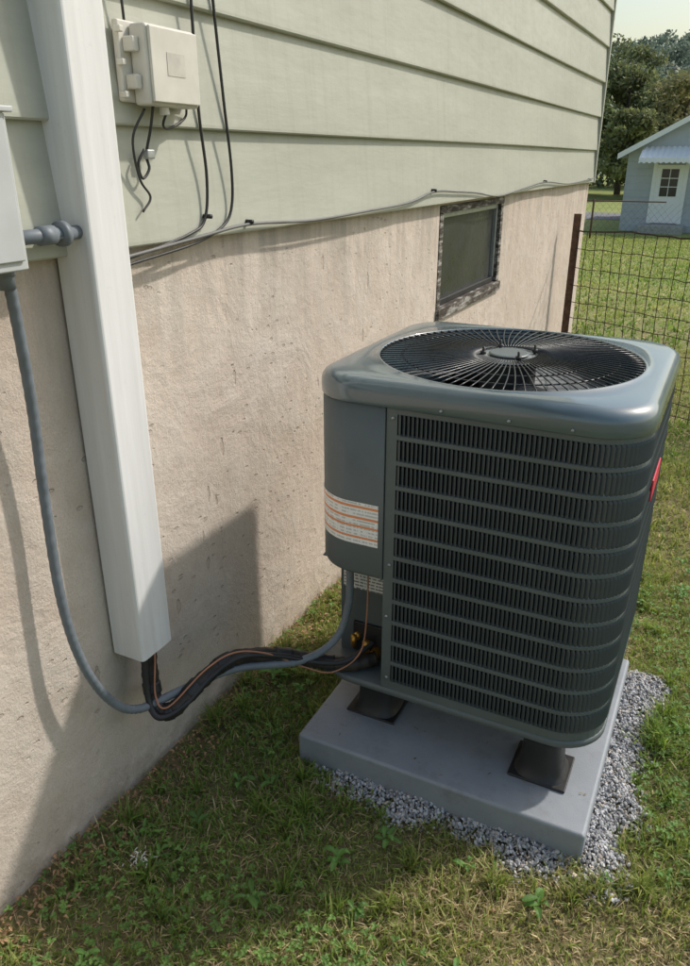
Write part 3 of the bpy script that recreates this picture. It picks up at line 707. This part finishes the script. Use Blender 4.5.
for x in np.arange(-12,-1,0.2):
    paths.append(([(x,yF+.03,zF),(x+1.0,yF+.03,zF+1.15)],0.003)); paths.append(([(x+1.0,yF+.035,zF),(x,yF+.035,zF+1.15)],0.003))
multitube('chain_link',paths,RUST,cf,3)
# ------------------------------------------------------------ neighbour house
nh=empty('neighbor_house')
NW_=simple('pale_siding',(0.44,0.47,0.50),0.7,var=0.06,sc=3); NT=simple('white_trim',(0.84,0.84,0.83),0.5,var=0.04); NR_=simple('grey_shingles',(0.45,0.46,0.48),0.85,var=0.2,sc=8)
NG=simple('dark_glass',(0.03,0.035,0.04),0.15)
hx0,hx1,hy0,hy1=-3.05,5.4,32.5,42; gb=-0.95; ev=1.85; pk=4.15; hm=(hx0+hx1)/2
mesh('walls',[(hx0,hy0,gb),(hx1,hy0,gb),(hx1,hy0,ev),(hm,hy0,pk),(hx0,hy0,ev),(hx0,hy1,gb),(hx1,hy1,gb),(hx1,hy1,ev),(hm,hy1,pk),(hx0,hy1,ev)],[(0,1,2,3,4),(6,5,9,8,7),(5,0,4,9),(1,6,7,2)],NW_,nh)
sl_=(pk-ev)/(hm-hx0)
V=[];F=[]
for k in range(1,11):
    z=gb+0.25*k; b=len(V); V+=[(hx0,hy0-.012,z),(hx1,hy0-.012,z),(hx1,hy0-.002,z+.02),(hx0,hy0-.002,z+.02),(hx1,hy0-.002,z-.0),(hx0,hy0-.002,z-.0)]; F+=[(b,b+1,b+2,b+3),(b,b+5,b+4,b+1)]
mesh('clapboard_laps',V,F,NW_,nh)
def roofp(nm,xa):
    e=0.35
    xe=xa-e if xa<hm else xa+e; ze=ev-sl_*e
    pts=[(xe,ze),(hm,pk)]; V=[]
    for y in (hy0-.3,hy1+.3):
        for (x,z) in pts: V+= [(x,y,z+0.01),(x,y,z+0.16)]
    F=[(1,3,7,5),(0,4,6,2),(0,2,3,1),(4,5,7,6),(0,1,5,4),(2,6,7,3)]
    mesh(nm,V,F,NR_,nh)
    V=[]
    for y in (hy0-.33,hy0-.302):
        for (x,z) in pts: V+=[(x,y,z-0.03),(x,y,z+0.17)]
    mesh(nm+'_fascia',V,F,NT,nh)
roofp('roof_left',hx0); roofp('roof_right',hx1)
dx0=-1.95
box('door',(dx0,hy0-.06,gb+.35),(dx0+.95,hy0-.014,gb+2.4),NT,nh,0.01)
box('door_window',(dx0+.18,hy0-.07,gb+1.3),(dx0+.77,hy0-.061,gb+2.25),NG,nh)
for i_,zz_ in enumerate((1.62,1.92)): box('muntin_h%d'%i_,(dx0+.18,hy0-.08,gb+zz_),(dx0+.77,hy0-.0705,gb+zz_+.025),NT,nh)
box('muntin_v',(dx0+.46,hy0-.082,gb+1.3),(dx0+.485,hy0-.0705,gb+2.25),NT,nh)
box('door_frame_1',(dx0-.14,hy0-.05,gb+.33),(dx0-.002,hy0-.013,gb+2.5),NT,nh); box('door_frame_2',(dx0+.952,hy0-.05,gb+.33),(dx0+1.09,hy0-.013,gb+2.5),NT,nh)
box('steps',(dx0-.3,hy0-1.0,gb),(dx0+1.25,hy0-.065,gb+.3),simple('concrete',(0.38,0.37,0.35),0.9),nh,0.01)
box('window_1',(1.6,hy0-.04,gb+1.1),(2.9,hy0-.013,gb+2.4),NG,nh); box('window_1_sill',(1.5,hy0-.08,gb+1.0),(3.0,hy0-.013,gb+1.098),NT,nh)
V=[];F=[];n=24
for k in range(n+1):
    x=dx0-.6+2.3*k/n; b=0.04*(k%2)
    V+=[(x,hy0-.012,gb+3.0+b),(x,hy0-.95,gb+2.62+b),(x,hy0-.98,gb+2.44+b*1.5)]
for k in range(n):
    F+=[(3*k,3*k+3,3*k+4,3*k+1),(3*k+1,3*k+4,3*k+5,3*k+2)]
mesh('awning',V,F,NT,nh)
# ------------------------------------------------------------ trees
def tree(x,y,z,h,cr,seed,hue=(0.10,0.135,0.055),nl=12000,ls=0.20):
    r=np.random.default_rng(seed); V=[];F=[]; tips=[]
    top=Vector((x+r.normal(0,.3),y,z+h*0.8))
    P=catmull([(x,y,z-.2),(x+r.normal(0,.15),y,z+h*.3),(x+r.normal(0,.25),y,z+h*.55),top],5)
    rad=np.linspace(h*.025,h*.006,len(P)); v,f=tube_geo(P,list(rad),8); V+=v;F+=f
    for k in range(16):
        t=r.uniform(0.25,0.95); b=P[int(t*(len(P)-1))]; a=r.uniform(0,6.28); L=cr*r.uniform(.5,1.0)*(1.15-t*.6)
        e=b+Vector((math.cos(a)*L,math.sin(a)*L,L*r.uniform(.2,.8))); mid=(b+e)/2+Vector((0,0,-.05*L))
        v,f=tube_geo(catmull([b,mid,e],4),list(np.linspace(h*.009,h*.003,9)),5); o=len(V); V+=v;F+=[tuple(i+o for i in q) for q in f]; tips+= [e,mid]
    nb=len(F)
    cl=[]
    for k in range(64):
        if k<len(tips): c=np.array(tips[k])
        else:
            th=r.uniform(0,6.28); ph_=r.uniform(0,1); rr=cr*math.sqrt(r.random())*(1-ph_**2*.65); c=np.array([x+rr*math.cos(th),y+rr*math.sin(th),z+h*(0.22+0.75*ph_)])
        cl.append((c,cr*r.uniform(.16,.34),r.uniform(.65,1.35)))
    idx=r.integers(0,len(cl),nl); C0=np.array([c[0] for c in cl])[idx]; R0=np.array([c[1] for c in cl])[idx]; B0=np.array([c[2] for c in cl])[idx]
    d=r.normal(size=(nl,3)); d/=np.linalg.norm(d,axis=1)[:,None]; p=C0+d*(R0*r.uniform(.4,1.15,nl))[:,None]*np.array([1,1,.75])
    u=r.normal(size=(nl,3));u/=np.linalg.norm(u,axis=1)[:,None]; w=np.cross(u,r.normal(size=(nl,3)));w/=np.linalg.norm(w,axis=1)[:,None]
    s=(ls*r.uniform(.5,1.2,nl))[:,None]
    LV=np.stack([p-u*s,p-w*s*.5,p+u*s,p+w*s*.5],1).reshape(-1,3)
    tv=np.array([tuple(q) for q in V]); loops=[];sizes=[]
    for q in F: loops+=list(q); sizes.append(len(q))
    q=(np.arange(nl)*4+len(tv))[:,None]+np.arange(4)[None]
    loops=np.concatenate([np.array(loops),q.ravel()]); sizes=np.concatenate([np.array(sizes),np.full(nl,4)])
    col=np.array(hue)[None]*B0[:,None]*r.uniform(.7,1.3,nl)[:,None]; col=np.repeat(col,4,0)
    C=np.concatenate([np.full((len(tv),3),.07),col])
    fastmesh('deciduous_tree',np.concatenate([tv,LV]),loops,sizes,[BARK,LEAF],col=C,midx=np.concatenate([np.zeros(nb),np.ones(nl)]))
tree(-11.5,62,-.92,9.2,3.4,1,(0.17,0.205,0.10)); tree(-8.0,66,-.92,10.2,4.0,2,(0.19,0.215,0.105)); tree(-4.2,64,-.92,8.2,3.4,3,(0.25,0.24,0.115)); tree(-1.0,70,-.92,8.0,3.6,4,(0.19,0.215,0.11))
tree(3.5,66,-.92,7.4,3.4,5,(0.17,0.205,0.10)); tree(-16,66,-.92,9.5,4,6,(0.16,0.19,0.09)); tree(9,68,-.92,8,3.8,8,(0.16,0.19,0.09)); tree(-6.3,58,-.92,5.4,2.2,9,(0.23,0.245,0.11)); tree(-21,62,-.92,9,4,10); tree(15,66,-.92,8.5,3.6,11)
def mass(name,n,xr,yr,zf,hh,ls,hue,seed,bv=0.35):
    r=np.random.default_rng(seed); nc=n//60
    cx=r.uniform(*xr,nc);cy=r.uniform(*yr,nc);cz=zf(cx,cy)+r.uniform(0,1,nc)*hh;rad=r.uniform(.6,1.5,nc)*hh*.32;br=r.uniform(1-bv,1+bv,nc)
    i=r.integers(0,nc,n); d=r.normal(size=(n,3));d/=np.linalg.norm(d,axis=1)[:,None]
    p=np.stack([cx[i],cy[i],cz[i]],1)+d*(rad[i]*r.uniform(.5,1.1,n))[:,None]
    u=r.normal(size=(n,3));u/=np.linalg.norm(u,axis=1)[:,None];w=np.cross(u,r.normal(size=(n,3)));w/=np.linalg.norm(w,axis=1)[:,None]
    s=(ls*r.uniform(.5,1.2,n))[:,None]
    V=np.stack([p-u*s,p-w*s*.6,p+u*s,p+w*s*.6],1).reshape(-1,3)
    col=np.array(hue)[None]*br[i][:,None]*r.uniform(.8,1.2,n)[:,None]
    fastmesh(name,V,np.arange(4*n),np.full(n,4),LEAF,col=np.repeat(col,4,0))
mass('tree_line',60000,(-70,60),(80,95),lambda x,y:np.full_like(x,-.9),8.4,.42,(0.17,0.195,0.11),3)
def hz(x,y):
    t=np.clip((y-140)/230,0,1); return -1+ (t*t*(3-2*t))*(36+4*np.sin(x/60+.9)+5*vnoise(x,y,.03))
xs=np.linspace(-500,400,70); ys=np.linspace(130,520,30); X,Y=np.meshgrid(xs,ys,indexing='ij'); Z=hz(X,Y)
V=np.stack([X,Y,Z],-1).reshape(-1,3); ny=len(ys); i,j=np.meshgrid(np.arange(len(xs)-1),np.arange(ny-1),indexing='ij'); a=(i*ny+j).ravel()
fastmesh('hill',V,np.stack([a,a+ny,a+ny+1,a+1],1),np.full(len(a),4),simple('forest_floor_hazed',(0.17,0.20,0.15),0.95,var=0.2,sc=.05),smooth=True)  # distance haze is mixed into the hill's base colour, no volume
mass('hill_forest',220000,(-330,200),(200,400),hz,6,0.75,(0.19,0.235,0.18),5,0.16)  # greyed green leaf colour carries painted distance haze
